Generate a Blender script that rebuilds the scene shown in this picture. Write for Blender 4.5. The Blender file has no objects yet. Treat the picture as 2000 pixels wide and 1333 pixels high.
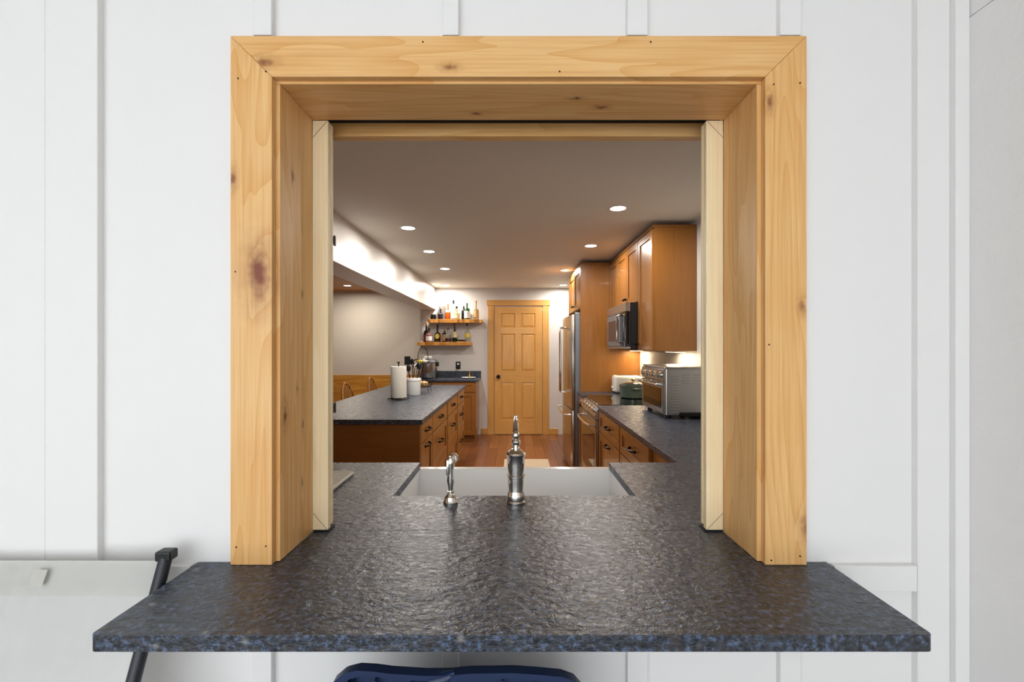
import bpy, bmesh, math, random
from mathutils import Vector, Matrix
random.seed(7)
SC = bpy.context.scene
COL = SC.collection
PI = math.pi

# ------------------------------------------------------------------ camera, world, exposure
ZC = 1.395
cam_d = bpy.data.cameras.new('camera')
cam = bpy.data.objects.new('camera', cam_d); COL.objects.link(cam)
cam_d.sensor_width = 36; cam_d.lens = 16
cam_d.shift_x = -0.002; cam_d.shift_y = 0.00575
cam_d.clip_start = 0.02
cam.location = (0, 0, ZC); cam.rotation_euler = (PI/2, 0, 0)
SC.camera = cam
w = bpy.data.worlds.new('sky'); SC.world = w; w.use_nodes = True
bg = w.node_tree.nodes['Background']
bg.inputs[0].default_value = (0.91, 0.958, 1.0, 1); bg.inputs[1].default_value = 3.15
vs = SC.view_settings
vs.view_transform = 'Standard'; vs.look = 'None'; vs.gamma = 1; vs.use_curve_mapping = False
vs.exposure = 0.15
LAMP_W = 11.5          # each recessed kitchen lamp
WARM = (1.0, 0.945, 0.87)

# ------------------------------------------------------------------ helpers
def srgb(h):
    h = h.lstrip('#')
    f = lambda c: c/12.92 if c <= .04045 else ((c+.055)/1.055)**2.4
    return tuple(f(int(h[i:i+2], 16)/255) for i in (0, 2, 4)) + (1,)

class NT:
    def __init__(s, name):
        s.m = bpy.data.materials.new(name); s.m.use_nodes = True
        s.t = s.m.node_tree; s.b = s.t.nodes['Principled BSDF']
    def n(s, kind, **kw):
        nd = s.t.nodes.new(kind)
        for k, v in kw.items(): setattr(nd, k, v)
        return nd
    def put(s, sock, v):
        if isinstance(v, bpy.types.NodeSocket): s.t.links.new(v, sock)
        else: sock.default_value = v
    def math(s, op, a, b=0.0, c=None, clamp=False):
        nd = s.n('ShaderNodeMath', operation=op); nd.use_clamp = clamp
        s.put(nd.inputs[0], a); s.put(nd.inputs[1], b)
        if c is not None: s.put(nd.inputs[2], c)
        return nd.outputs[0]
    def vmath(s, op, a, b):
        nd = s.n('ShaderNodeVectorMath', operation=op)
        s.put(nd.inputs[0], a); s.put(nd.inputs[1], b)
        return nd.outputs['Value'] if op == 'LENGTH' else nd.outputs[0]
    def noise(s, vec, scale, detail=2, rough=.5, dist=0):
        nd = s.n('ShaderNodeTexNoise'); s.put(nd.inputs['Vector'], vec)
        nd.inputs['Scale'].default_value = scale; nd.inputs['Detail'].default_value = detail
        nd.inputs['Roughness'].default_value = rough; nd.inputs['Distortion'].default_value = dist
        return nd.outputs['Fac']
    def ramp(s, f, stops):
        nd = s.n('ShaderNodeValToRGB'); s.put(nd.inputs[0], f); e = nd.color_ramp.elements
        while len(e) < len(stops): e.new(.5)
        for i, (p, c) in enumerate(stops): e[i].position = p; e[i].color = c
        return nd.outputs[0]
    def mix(s, f, a, b, mode='MIX'):
        nd = s.n('ShaderNodeMix', data_type='RGBA', blend_type=mode)
        s.put(nd.inputs[0], f); s.put(nd.inputs[6], a); s.put(nd.inputs[7], b)
        return nd.outputs[2]
    def bump(s, h, strength, dist=.002):
        nd = s.n('ShaderNodeBump'); nd.inputs['Strength'].default_value = strength
        nd.inputs['Distance'].default_value = dist; s.put(nd.inputs['Height'], h)
        s.t.links.new(nd.outputs[0], s.b.inputs['Normal'])
    def coords(s, world):
        if world: return s.n('ShaderNodeNewGeometry').outputs['Position']
        tc = s.n('ShaderNodeTexCoord'); oi = s.n('ShaderNodeObjectInfo')
        r = s.math('MULTIPLY', oi.outputs['Random'], 37.0)
        return s.vmath('ADD', tc.outputs['Object'], r)

def plain(name, col, rough=.5, metal=0., spec=None, trans=0., coat=0., bump=None, emit=0, ior=None, var=.05):
    k = NT(name); b = k.b
    c = srgb(col) if isinstance(col, str) else col
    vec = k.coords(False)
    f = k.noise(vec, 23, 3)
    k.put(b.inputs['Base Color'], k.mix(f, tuple(x*(1-var) for x in c[:3])+(1,), tuple(min(1, x*(1+var)) for x in c[:3])+(1,)))
    b.inputs['Roughness'].default_value = rough; b.inputs['Metallic'].default_value = metal
    b.inputs['Transmission Weight'].default_value = trans; b.inputs['Coat Weight'].default_value = coat
    if spec is not None: b.inputs['Specular IOR Level'].default_value = spec
    if ior: b.inputs['IOR'].default_value = ior
    if emit:
        b.inputs['Emission Color'].default_value = c; b.inputs['Emission Strength'].default_value = emit
    if bump: k.bump(k.noise(vec, bump[0], 3), bump[1], bump[2] if len(bump) > 2 else .002)
    return k.m

def wood(name, light, mid, dark, axis='z', world=False, rings=9., scale=1., rough=.45, knots=(), contrast=1., coat=0., spec=.4, bump=.12, tone=0.):
    """procedural sawn wood: stretched ring bands, fine grain, explicit knots (x, y, z, radius, dark)"""
    k = NT(name); P = k.coords(world)
    st = {'x': (.12, 1, 1), 'y': (1, .12, 1), 'z': (1, 1, .12)}[axis]
    sv = tuple(a*scale for a in st)
    kmask = None; push = None
    for (x, y, z, r, dk) in knots:
        d = k.vmath('SUBTRACT', P, (x, y, z))
        ks = tuple((.45 if a < 1 else 1.)/r for a in st)
        L = k.vmath('LENGTH', k.vmath('MULTIPLY', d, ks), (0, 0, 0))
        Ln = k.math('ADD', L, k.math('MULTIPLY', k.math('SUBTRACT', k.noise(P, .9/r, 3), .5), 1.3))
        core = k.math('MULTIPLY', k.math('ADD', k.math('MULTIPLY', k.math('SUBTRACT', .75, Ln, clamp=True), 1.6, clamp=True), k.math('MULTIPLY', k.math('SUBTRACT', 1.7, Ln, clamp=True), .35)), dk*.8, clamp=True)
        g = k.math('DIVIDE', r*6., k.math('ADD', k.math('MULTIPLY', L, L), .7))
        kmask = core if kmask is None else k.math('MAXIMUM', kmask, core)
        push = g if push is None else k.math('ADD', push, g)
    V = k.vmath('MULTIPLY', P, sv)
    big = k.noise(V, 7, 2, .5, .6)
    if push is not None: big = k.math('ADD', big, push)
    band = k.math('FRACT', k.math('MULTIPLY', big, rings))
    band = k.math('POWER', band, 2.2)
    fine = k.noise(k.vmath('MULTIPLY', P, tuple((a if a > .5 else .02)*scale for a in st)), 160, 3, .6)
    blotch = k.noise(P, 4.5*scale, 2)
    c = k.mix(k.math('MULTIPLY', band, .75*contrast), srgb(light), srgb(mid))
    c = k.mix(k.math('MULTIPLY', k.math('SUBTRACT', fine, .42, clamp=True), 1.5*contrast, clamp=True), c, srgb(dark))
    c = k.mix(k.math('MULTIPLY', k.math('SUBTRACT', blotch, .45, clamp=True), 1.3*contrast, clamp=True), c, srgb(mid))
    if tone: c = k.mix(k.math('MULTIPLY', k.n('ShaderNodeObjectInfo').outputs['Random'], tone), c, srgb(dark))
    if kmask is not None: c = k.mix(kmask, c, srgb('#7a3d1e'))
    k.put(k.b.inputs['Base Color'], c)
    k.b.inputs['Roughness'].default_value = rough; k.b.inputs['Coat Weight'].default_value = coat
    k.b.inputs['Specular IOR Level'].default_value = spec
    k.bump(fine, bump, .001)
    return k.m

def granite(name, base, fleck, pale, rough=.33, bump=.5, bscale=75):
    k = NT(name); P = k.coords(True)
    n1 = k.noise(P, 95, 4, .65); n2 = k.noise(P, 32, 3, .6); n3 = k.noise(P, 14, 2)
    vo = k.n('ShaderNodeTexVoronoi'); k.put(vo.inputs['Vector'], P); vo.inputs['Scale'].default_value = 34
    c = k.ramp(n1, [(.36, tuple(x*.35 for x in srgb(base)[:3])+(1,)), (.52, srgb(base)), (.68, srgb(fleck))])
    c = k.mix(k.math('MULTIPLY', k.math('SUBTRACT', n2, .56, clamp=True), 5., clamp=True), c, srgb('#3c3532'))
    spot = k.math('MULTIPLY', k.math('SUBTRACT', .30, vo.outputs['Distance'], clamp=True), k.math('MULTIPLY', k.math('SUBTRACT', n3, .56, clamp=True), 22.), clamp=True)
    c = k.mix(spot, c, srgb(pale))
    k.put(k.b.inputs['Base Color'], c)
    k.put(k.b.inputs['Roughness'], k.math('ADD', k.math('MULTIPLY', n2, .36), rough-.16))
    PS = k.vmath('MULTIPLY', P, (.55, 1, 1))
    h = k.math('ADD', k.noise(PS, bscale, 4, .62, .3), k.math('MULTIPLY', k.noise(PS, bscale*.22, 2), .9))
    k.bump(h, bump, .004)
    return k.m

M = {}
M['paint'] = plain('exterior_paint', '#e6e4e2', .6, bump=(260, .06, .0006), var=.008)
M['paint_rough'] = plain('rough_sawn_paint', '#e6e4e2', .7, bump=(60, .5, .003), var=.02)
KV = [(-.561,1.0,1.556,.036,1.),(-.6175,1.0,1.764,.012,.8),(-.523,1.076,1.798,.009,.9),(-.523,1.123,1.525,.006,.8),
      (-.523,1.04,1.238,.014,.9),(-.523,1.128,1.202,.007,.8),(-.523,1.097,1.294,.006,.7),(-.523,1.123,1.06,.007,.7)]
KR = [(.561,1.0,1.933,.012,.75),(.633,1.0,1.486,.011,.7),(.640,1.0,.999,.016,.7)]
KH = [(-.142,1.0,2.010,.010,.8),(-.548,1.0,2.022,.013,.8),(-.095,1.146,1.983,.008,1.),(.149,1.0756,1.983,.009,1.),(.215,1.117,1.983,.010,1.)]
CED = ('#e8bb7e', '#d69a52', '#bd7830')
M['cedar_l'] = wood('cedar_left', *CED, 'z', True, 10, 1., .42, KV, .85)
M['cedar_r'] = wood('cedar_right', *CED, 'z', True, 13, 1., .42, KR, .85)
M['cedar_h'] = wood('cedar_head', *CED, 'x', True, 10, 1., .42, KH, .85)
M['maple'] = wood('pale_maple', '#fae6bd', '#f0d8aa', '#dcbb88', 'z', True, 6, 1.2, .4, (), .7)
M['cab'] = wood('stained_cabinet', '#93602a', '#855422', '#6f4318', 'z', False, 4, 1., .32, (), .6, coat=.25)
M['cab_dark'] = wood('stained_panel', '#93602a', '#855422', '#6f4318', 'x', False, 4, 1., .35, (), .6, coat=.2)
M['doorwood'] = wood('clear_pine', '#d3a05a', '#c68f48', '#ad7432', 'z', False, 7, 1., .38, (), .7, coat=.15)
M['doorwood_h'] = wood('clear_pine_rail', '#d3a05a', '#c68f48', '#ad7432', 'x', False, 7, 1., .38, (), .7, coat=.15)
M['floor'] = wood('floor_plank', '#94603a', '#825029', '#69391c', 'y', False, 6, 1., .33, (), 1.2, coat=.15, tone=.8)
M['ceilwood'] = wood('ceiling_plank', '#c98a3e', '#b87930', '#8d5620', 'x', False, 6, 1., .45, (), 1.)
M['ply'] = wood('birch_ply', '#d9a24c', '#b97a28', '#95591a', 'x', True, 7, .55, .4, (), 1.2)
M['oak'] = wood('chair_oak', '#9c641f', '#875214', '#5f370c', 'z', False, 6, 2., .35, (), .9, coat=.3)
M['slab'] = wood('live_edge_slab', '#c98f45', '#b1752b', '#85521a', 'x', False, 8, 1., .45, (), 1.2)
M['granite'] = granite('leathered_granite', '#363a42', '#596a8a', '#a09e98', .27, .85, 85)
M['wall'] = plain('kitchen_wall_paint', '#d6d2ce', .5, bump=(90, .05, .001), var=.01)
M['dining'] = plain('dining_wall_paint', '#d6d2ce', .55, bump=(90, .05, .001), var=.01)
M['ceil'] = plain('ceiling_paint', '#e6e2d4', .7, bump=(60, .08, .001), var=.01)
M['beam'] = plain('beam_semigloss', '#d6d2ce', .3, bump=(14, .10, .004))
M['black'] = plain('black_plastic', '#0c0c0d', .4)
M['rubber'] = plain('black_rubber', '#0a0a0b', .7)
M['bronze'] = plain('dark_bronze', '#17130f', .35, .7)
M['chrome'] = plain('polished_nickel', '#f0ede6', .06, 1.)
M['steel'] = plain('brushed_steel', '#b9b7b3', .26, 1.)
M['steel_dk'] = plain('grey_steel_side', '#8d9096', .38, .8)
M['glass_blk'] = plain('black_glass', '#050506', .04)
M['mwglass'] = plain('grey_oven_glass', '#3a3536', .12, .3)
M['white'] = plain('white_porcelain', '#f5f5f4', .12, coat=.4, var=.01)
M['plasticw'] = plain('white_plastic', '#e6e3dc', .35)
M['paper'] = plain('paper_towel', '#ece7dc', .9, bump=(140, .5, .003))
M['green'] = plain('green_enamel', '#56635c', .15, coat=.5)
M['brass'] = plain('brass', '#c9a04a', .25, 1.)
M['sling'] = plain('sling_mesh_fabric', '#f3f2f0', .85, bump=(420, .25, .001), var=.02)
M['slinghem'] = plain('sling_hem_fabric', '#ecebe6', .85, bump=(420, .25, .001), var=.02)
M['frame'] = plain('charcoal_tube', '#2c2d33', .4, .3)
M['resin'] = plain('navy_resin', '#1a2b4e', .4)
M['deck'] = plain('deck_board', '#6a6560', .7)
M['soffit'] = plain('porch_soffit', '#dcdad6', .6)
M['lens'] = plain('lamp_lens', (1, .93, .82, 1), .5, emit=14)
M['ucl'] = plain('strip_lens', (1, .85, .6, 1), .5, emit=6)
M['mat'] = plain('drying_mat', '#d9d4c8', .7)
M['rug'] = plain('floor_mat', '#b9a488', .95, bump=(200, .5, .003))
M['lemon'] = plain('lemon_skin', '#e2cf2a', .45, bump=(150, .3))
M['garlic'] = plain('garlic_skin', '#e8ded4', .6)
M['onion'] = plain('onion_skin', '#c9974f', .4)
M['bread'] = plain('bread_roll', '#d8b27a', .7)
M['lab_white'] = plain('paper_label_white', '#e6e4dc', .7)
M['lab_cream'] = plain('paper_label_cream', '#d9cba0', .7)
M['lab_tan'] = plain('paper_label_tan', '#cfa468', .7)
M['lab_yellow'] = plain('paper_label_yellow', '#dcc65a', .7)
M['lab_pink'] = plain('paper_label_pink', '#a85a5e', .7)
M['carton'] = plain('grey_carton', '#6f6660', .6)
M['cork'] = plain('cork', '#b98352', .8)
M['redwax'] = plain('red_cap', '#6e1f1a', .4)
def glass(name, col, tr=.75): return plain(name, col, .06, trans=tr, coat=.3, ior=1.45)
M['g_clear'] = glass('clear_glass', '#e4e6e2', .9)
M['g_amber'] = glass('amber_spirit', '#c8651a', .45)
M['g_black'] = glass('black_glass_bottle', '#0c0a0a', 0)
M['g_wine'] = glass('wine_glass_dark', '#1a0a0a', 0)
M['g_green'] = glass('green_glass', '#1f5a2a', .4)
M['g_dgreen'] = glass('dark_green_glass', '#10210f', .1)
M['g_straw'] = glass('straw_spirit', '#d8cf9a', .7)
M['g_tan'] = glass('tan_spirit', '#d2b184', .6)
M['g_brown'] = glass('brown_spirit', '#3c1c0c', .2)
M['g_rose'] = glass('rose_spirit', '#b98a86', .5)
M['g_violet'] = glass('dark_violet_spirit', '#2a2632', .2)

OFF = {}
class MB:
    def __init__(s): s.bm = bmesh.new()
    def _add(s, bm2, mtx=None):
        if mtx is not None: bm2.transform(mtx)
        me = bpy.data.meshes.new('tmp'); bm2.to_mesh(me); bm2.free()
        s.bm.from_mesh(me); bpy.data.meshes.remove(me); return s
    def box(s, x0, x1, y0, y1, z0, z1, bev=0, seg=1, mtx=None):
        x0, x1 = sorted((x0, x1)); y0, y1 = sorted((y0, y1)); z0, z1 = sorted((z0, z1))
        b = bmesh.new(); bmesh.ops.create_cube(b, size=1)
        for v in b.verts: v.co = Vector((x0+(v.co.x+.5)*(x1-x0), y0+(v.co.y+.5)*(y1-y0), z0+(v.co.z+.5)*(z1-z0)))
        if bev: bmesh.ops.bevel(b, geom=b.edges[:], offset=bev, segments=seg, affect='EDGES', profile=.5)
        return s._add(b, mtx)
    def prism(s, pts, lo, hi, plane='xy', bev=0):
        b = bmesh.new()
        f = {'xy': lambda p, h: (p[0], p[1], h), 'xz': lambda p, h: (p[0], h, p[1]), 'yz': lambda p, h: (h, p[0], p[1])}[plane]
        A = [b.verts.new(f(p, lo)) for p in pts]; B = [b.verts.new(f(p, hi)) for p in pts]; n = len(pts)
        b.faces.new(A); b.faces.new(B[::-1])
        for i in range(n): b.faces.new((A[i], B[i], B[(i+1) % n], A[(i+1) % n]))
        bmesh.ops.recalc_face_normals(b, faces=b.faces[:])
        if bev: bmesh.ops.bevel(b, geom=b.edges[:], offset=bev, segments=2, affect='EDGES', profile=.5)
        return s._add(b)
    def lathe(s, prof, c, n=20, axis='z', sx=1., sy=1., hollow=False):
        b = bmesh.new(); R = []
        for r, h in prof:
            if r < 1e-5: R.append([b.verts.new((0, 0, h))])
            else: R.append([b.verts.new((r*math.cos(2*PI*i/n)*sx, r*math.sin(2*PI*i/n)*sy, h)) for i in range(n)])
        for A, B in zip(R, R[1:]):
            for i in range(n):
                j = (i+1) % n
                if len(A) == 1 and len(B) == 1: continue
                if len(A) == 1: b.faces.new((A[0], B[i], B[j]))
                elif len(B) == 1: b.faces.new((A[i], A[j], B[0]))
                else: b.faces.new((A[i], A[j], B[j], B[i]))
        if hollow:
            for i in range(n): b.faces.new((R[-1][i], R[-1][(i+1) % n], R[0][(i+1) % n], R[0][i]))
        for E in (() if hollow else (R[0], R[-1])):
            if len(E) > 1: b.faces.new(E)
        bmesh.ops.recalc_face_normals(b, faces=b.faces[:])
        m = Matrix.Translation(c)
        if axis == 'x': m = m @ Matrix.Rotation(PI/2, 4, 'Y')
        if axis == 'y': m = m @ Matrix.Rotation(-PI/2, 4, 'X')
        return s._add(b, m)
    def tube(s, pts, r, n=8, closed=False):
        b = bmesh.new(); P = [Vector(p) for p in pts]; N = len(P); rings = []; up = None
        rr = r if isinstance(r, (list, tuple)) else [r]*N
        for i, p in enumerate(P):
            a = P[(i-1) % N] if (i > 0 or closed) else p
            c = P[(i+1) % N] if (i < N-1 or closed) else p
            t = (c-a).normalized()
            if up is None: up = Vector((0, 0, 1)) if abs(t.z) < .9 else Vector((1, 0, 0))
            x = t.cross(up)
            if x.length < 1e-4: x = t.cross(Vector((0, 1, 0)))
            x.normalize(); y = x.cross(t).normalized(); up = y
            rings.append([b.verts.new(p+(x*math.cos(2*PI*k/n)+y*math.sin(2*PI*k/n))*rr[i]) for k in range(n)])
        for i in range(N if closed else N-1):
            A, B = rings[i], rings[(i+1) % N]
            for k in range(n): b.faces.new((A[k], A[(k+1) % n], B[(k+1) % n], B[k]))
        if not closed: b.faces.new(rings[0]); b.faces.new(rings[-1])
        bmesh.ops.recalc_face_normals(b, faces=b.faces[:])
        return s._add(b)
    def ball(s, c, r, sc=(1, 1, 1), n=14):
        b = bmesh.new(); bmesh.ops.create_uvsphere(b, u_segments=n, v_segments=max(6, n//2+2), radius=r)
        return s._add(b, Matrix.Translation(c) @ Matrix.Diagonal((*sc, 1)))
    def build(s, name, mat, parent=None, smooth=False, local=False):
        me = bpy.data.meshes.new(name); o = bpy.data.objects.new(name, me); COL.objects.link(o)
        off = Vector((0, 0, 0))
        if parent is not None:
            o.parent = parent; off = OFF.get(parent.name, off)
            if not local: bmesh.ops.translate(s.bm, verts=s.bm.verts[:], vec=-off)
        OFF[o.name] = off
        s.bm.to_mesh(me); s.bm.free(); me.materials.append(M[mat] if isinstance(mat, str) else mat)
        if smooth:
            for p in me.polygons: p.use_smooth = True
            me.set_sharp_from_angle(angle=math.radians(38))
        return o
def tag(o, label=None, cat=None, group=None, kind=None):
    if label: o['label'] = label
    if cat: o['category'] = cat
    if group: o['group'] = group
    if kind: o['kind'] = kind
    return o
def thing(name, loc, label=None, cat=None, group=None, kind=None, rz=0):
    o = bpy.data.objects.new(name, None); COL.objects.link(o); o.location = loc; o.rotation_euler.z = rz
    o.empty_display_size = .05; OFF[o.name] = Vector(loc)
    return tag(o, label, cat, group, kind)
def solo(mb, name, mat, base, label, cat, group=None, smooth=False):
    """a one-mesh thing with its origin at its base"""
    bmesh.ops.translate(mb.bm, verts=mb.bm.verts[:], vec=-Vector(base))
    o = mb.build(name, mat, None, smooth); o.location = base; OFF[o.name] = Vector(base)
    return tag(o, label, cat, group)
def struct(mb, name, mat, parent=None, smooth=False):
    o = mb.build(name, mat, parent, smooth)
    if parent is None: o['kind'] = 'structure'
    return o

# ------------------------------------------------------------------ the setting: outer wall
YW, YI = 1.016, 1.28
OX0, OX1, OZ0, OZ1 = -.523, .543, .915, 1.983
wf = MB()
wf.box(-4.1, OX0-.022, YW, YI, -.3, 3.0).box(OX1+.022, 1.6, YW, YI, -.3, 3.0)
wf.box(OX0-.022, OX1+.022, YW, YI, -.3, .886).box(OX0-.022, OX1+.022, YW, YI, 2.06, 3.0)
wall_front = struct(wf, 'wall_front', 'paint')
YB = .9992
def batten(x0, x1, z0, z1, y=YB):
    return MB().box(x0, x1, y, YW+.002, z0, z1, .0012).build('batten', 'paint', wall_front)
for x0, x1 in ((-.574, -.533), (-.157, -.122), (.249, .294), (.585, .631)):
    batten(x0, x1, 2.081, 3.0); batten(x0, x1, -.02, .856)
batten(-1.03, -.915, -.02, 3.0); batten(-1.34, -1.031, -.02, 3.0, YB+.0012)
batten(.887, .957, -.02, 3.0)
MB().box(.957, .987, .985, YW+.002, -.02, 3.0, .0015).build('corner_board', 'paint', wall_front)
rail = MB().box(-.913, -.712, YB, YW+.002, .8565, .913, .0012).box(-.712, .704, YB, YW+.002, .8565, .886)
rail.box(.704, .886, YB, YW+.002, .8565, .913, .0012)
rail.build('horizontal_rail', 'paint', wall_front)
# porch: rough side wall in two sheets, deck, soffit
sw = MB().box(.987, 1.10, -3.0, 1.016, -.02, 2.109)
wall_porch = struct(sw, 'wall_porch_side', 'paint_rough')
MB().box(.988, 1.10, -3.0, 1.016, 2.1115, 3.0).build('upper_sheet', 'paint_rough', wall_porch)
deck = MB().box(-4.1, 1.1, -3.2, YW, -.12, -.045); deck_o = struct(deck, 'floor_porch', 'deck')
for i in range(29):
    y = -3.15+i*.143
    MB().box(-4.1, .985, y, y+.137, -.045, -.02, .002).build('deck_board', 'deck', deck_o)
struct(MB().box(-4.1, 1.6, -2.2, YW, 2.62, 2.72), 'ceiling_porch', 'soffit')
struct(MB().box(-3.1, -3.0, -2.2, YW, -.02, 2.62), 'wall_porch_added_shade', 'paint_rough')  # added wall out of view, keeps sky light off the batten sides

# ------------------------------------------------------------------ window: cedar casing, jambs, sash stiles
win = thing('window_1', (0, YW, OZ0), kind='structure')
CF = .9995
def casing(pts, mat): return MB().prism(pts, CF, YW+.001, 'xz', .0012).build('casing_board', mat, win)
ci0, ci1, co0, co1, cit, cot = -.532, .552, -.623, .643, 1.989, 2.079
casing([(co0, .9155), (ci0, .9155), (ci0, cit-.0004), (co0, cot-.0004)], 'cedar_l')
casing([(ci1, .9155), (co1, .9155), (co1, cot-.0004), (ci1, cit-.0004)], 'cedar_r')
casing([(co0, cot), (ci0, cit), (ci1, cit), (co1, cot)], 'cedar_h')
MB().box(OX0-.0215, OX0, YW+.0012, 1.179, .9155, OZ1-.0005, .0008).build('jamb_board', 'cedar_l', win)
MB().box(OX1, OX1+.0215, YW+.0012, 1.179, .9155, OZ1-.0005, .0008).build('jamb_board', 'cedar_r', win)
MB().box(OX0-.0215, OX1+.0215, YW+.0012, 1.179, OZ1, OZ1+.021, .0008).build('jamb_board', 'cedar_h', win)
for x, z in ((-.61, .955), (-.545, .957), (-.612, 1.56), (-.545, 2.0), (-.606, 1.985), (.565, .926), (.628, .935), (.57, 1.972), (.628, 1.975), (.56, 1.40), (-.2, 2.065), (.3, 2.065), (.1, 2.0)):
    MB().lathe([(0, 0), (.0018, 0), (.0018, .001), (0, .001)], (x, CF-.0008, z), 8, 'y').build('nail_head', 'bronze', win)
for sgn, xo in ((1, OX0), (-1, OX1)):
    inn = xo+sgn*(.0405 if sgn == 1 else .0445); core = inn-sgn*.004
    st = MB().box(xo, core, 1.1985, 1.2040, .9195, 1.983).box(xo, inn, 1.180, 1.1985, .9195, 1.983, .002, 2).build('sash_stile', 'maple', win)
    for z0, z1 in ((.921, .9195+.044), (1.939, 1.981)):
        # mitred corner joints: a thin dark glue line proud by a hair
        a, b = (z0, z1) if z0 < 1.2 else (z1, z0)
        MB().tube([(inn-sgn*.002, 1.1799, a), (xo+sgn*.002, 1.1799, b)], .0005, 5).build('mitre_joint', 'bronze', st)
    MB().box(xo, inn, 1.2042, 1.216, .926, 1.983, .002, 2).build('glazing_bead', 'maple', st)
    MB().box(xo+sgn*.001, inn+sgn*.003, 1.181, 1.222, .9152, .9192, .0015).build('gasket', 'rubber', st)
    if sgn == 1:
        for z in (1.232, 1.68):
            MB().box(inn-.001, inn+.0035, 1.2165, 1.226, z-.014, z+.014, .0015).box(inn-.012, inn, 1.2162, 1.222, z-.009, z+.009, .001).build('latch', 'black', st)
MB().box(OX0-.02, OX1+.02, 1.18, 1.262, 2.0158, 2.05).build('head_track', 'rubber', win)
MB().box(OX0-.02, OX1+.02, 1.262, YI+.012, 1.980, 2.075, .0015).build('inner_head_casing', 'cedar_h', win)

# ------------------------------------------------------------------ kitchen shell
XR, YB2, ZCL = 1.35, 7.25, 2.335
XB0, XB1, YD, ZD = -1.495, -1.25, 7.9, 2.364
struct(MB().box(XR, XR+.15, YI, YB2+.15, -.02, 2.7), 'wall_right', 'wall')
struct(MB().box(XB0, XR, YB2, YD+.1, -.02, 2.7), 'wall_back', 'wall')
dback = struct(MB().box(-4.1, XB0, YD, YD+.1, -.02, 2.7), 'wall_dining_back', 'dining')
MB().box(-4.0, XB0-.002, YD-.012, YD, 2.284, ZD, .001).build('crown_strip', 'dining', dback)
struct(MB().box(-4.1, -4.0, YI, YD+.1, -.02, 2.7), 'wall_left', 'dining')
struct(MB().box(XB1, XR, YI, YB2, ZCL, 2.7), 'ceiling', 'ceil')
dce = struct(MB().box(-4.0, XB0, YI, YD, ZD+.02, 2.7), 'ceiling_dining', 'ceilwood')
for i in range(47):
    y = YI+i*.1407
    MB().box(-4.0, XB0, y+.001, y+.1395, ZD, ZD+.022, .003).build('ceiling_plank', 'ceilwood', dce)
struct(MB().box(XB0, XB1, YI, YB2, 1.99, 2.7, .004, 2), 'trim_1', 'beam')
wsc = struct(MB().box(-4.0, XB0-.002, YD-.02, YD, -.02, .906, .002), 'trim_2', 'ply')
fl = struct(MB().box(-4.1, XR, YI, YD, -.06, -.012), 'floor', 'floor')
pl = {}
def plank_mesh(L):
    L = round(L, 3)
    if L not in pl:
        mb = MB().box(-.0622, .0622, 0, L-.0015, -.012, 0, .0012)
        me = bpy.data.meshes.new('plank'); mb.bm.to_mesh(me); mb.bm.free(); me.materials.append(M['floor']); pl[L] = me
    return pl[L]
for i in range(42):
    x = -3.93+i*.1255
    if x > XR-.06: break
    y = YI+.002; yend = YB2-.001 if x > XB0-.07 else YD-.022
    L = random.choice((.4, .7, 1.0))
    while y < yend-.02:
        if yend-y-L < .25: L = yend-y
        o = bpy.data.objects.new('floor_plank', plank_mesh(L)); COL.objects.link(o); o.parent = fl; o.location = (x, y, 0)
        y += L; L = random.choice((.9, 1.15, 1.3))
for n, (x0, x1) in enumerate(((-.52, -.412), (.552, .70))):
    struct(MB().box(x0, x1, YB2-.014, YB2, .0005, .095, .003), 'baseboard_%s' % ('back_a', 'back_b')[n], 'doorwood_h')

# six-panel door
DW = YB2
dr = thing('door_1', (.07, DW, 0), kind='structure')
dx0, dx1, dz1 = -.31, .449, 2.03
H = dx1-dx0; k = 1/454.
sx = [dx0, dx0+47*k, dx0+148*k, dx0+193*k, dx0+293*k, dx1]
zr = [dz1-v*k for v in (0, 47, 148, 195, 462, 545, 810)] + [.008]
yb, yf = DW-.002, DW-.030
for i, (a, b) in enumerate(((dx0, sx[1]), (sx[4], dx1))):
    MB().box(a, b, yf, yb, .008, dz1, .0015).build('door_stile', 'doorwood', dr)
for a, b in ((0, 1), (2, 3), (4, 5), (6, 7)):
    MB().box(sx[1]+.0004, sx[4]-.0004, yf, yb, zr[b], zr[a], .0015).build('door_rail', 'doorwood_h', dr)
for a, b in ((1, 2), (3, 4), (5, 6)):
    MB().box(sx[2], sx[3], yf, yb, zr[b]+.0004, zr[a]-.0004, .0015).build('door_muntin', 'doorwood', dr)
    for p, q in ((sx[1], sx[2]), (sx[3], sx[4])):
        z0, z1 = zr[b], zr[a]; bm = bmesh.new(); e = .032
        o_ = [bm.verts.new(v) for v in ((p, yf+.012, z0), (q, yf+.012, z0), (q, yf+.012, z1), (p, yf+.012, z1))]
        i_ = [bm.verts.new(v) for v in ((p+e, yf+.003, z0+e), (q-e, yf+.003, z0+e), (q-e, yf+.003, z1-e), (p+e, yf+.003, z1-e))]
        bm.faces.new(i_)
        for t in range(4): bm.faces.new((o_[t], o_[(t+1) % 4], i_[(t+1) % 4], i_[t]))
        bmesh.ops.recalc_face_normals(bm, faces=bm.faces[:])
        mb = MB(); mb._add(bm); mb.build('raised_panel', 'doorwood', dr)
kn = MB().lathe([(0, 0), (.03, 0), (.03, .006), (.012, .01), (.012, .03), (.026, .04), (.03, .055), (.02, .066), (0, .068)], (dx0+.062, yf, .925), 20, 'y')
bmesh.ops.scale(kn.bm, vec=(1, -1, 1), verts=kn.bm.verts[:], space=Matrix.Translation((0, -yf, 0)))
bmesh.ops.recalc_face_normals(kn.bm, faces=kn.bm.faces[:])
kn.build('door_knob', 'bronze', dr, True)
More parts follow.
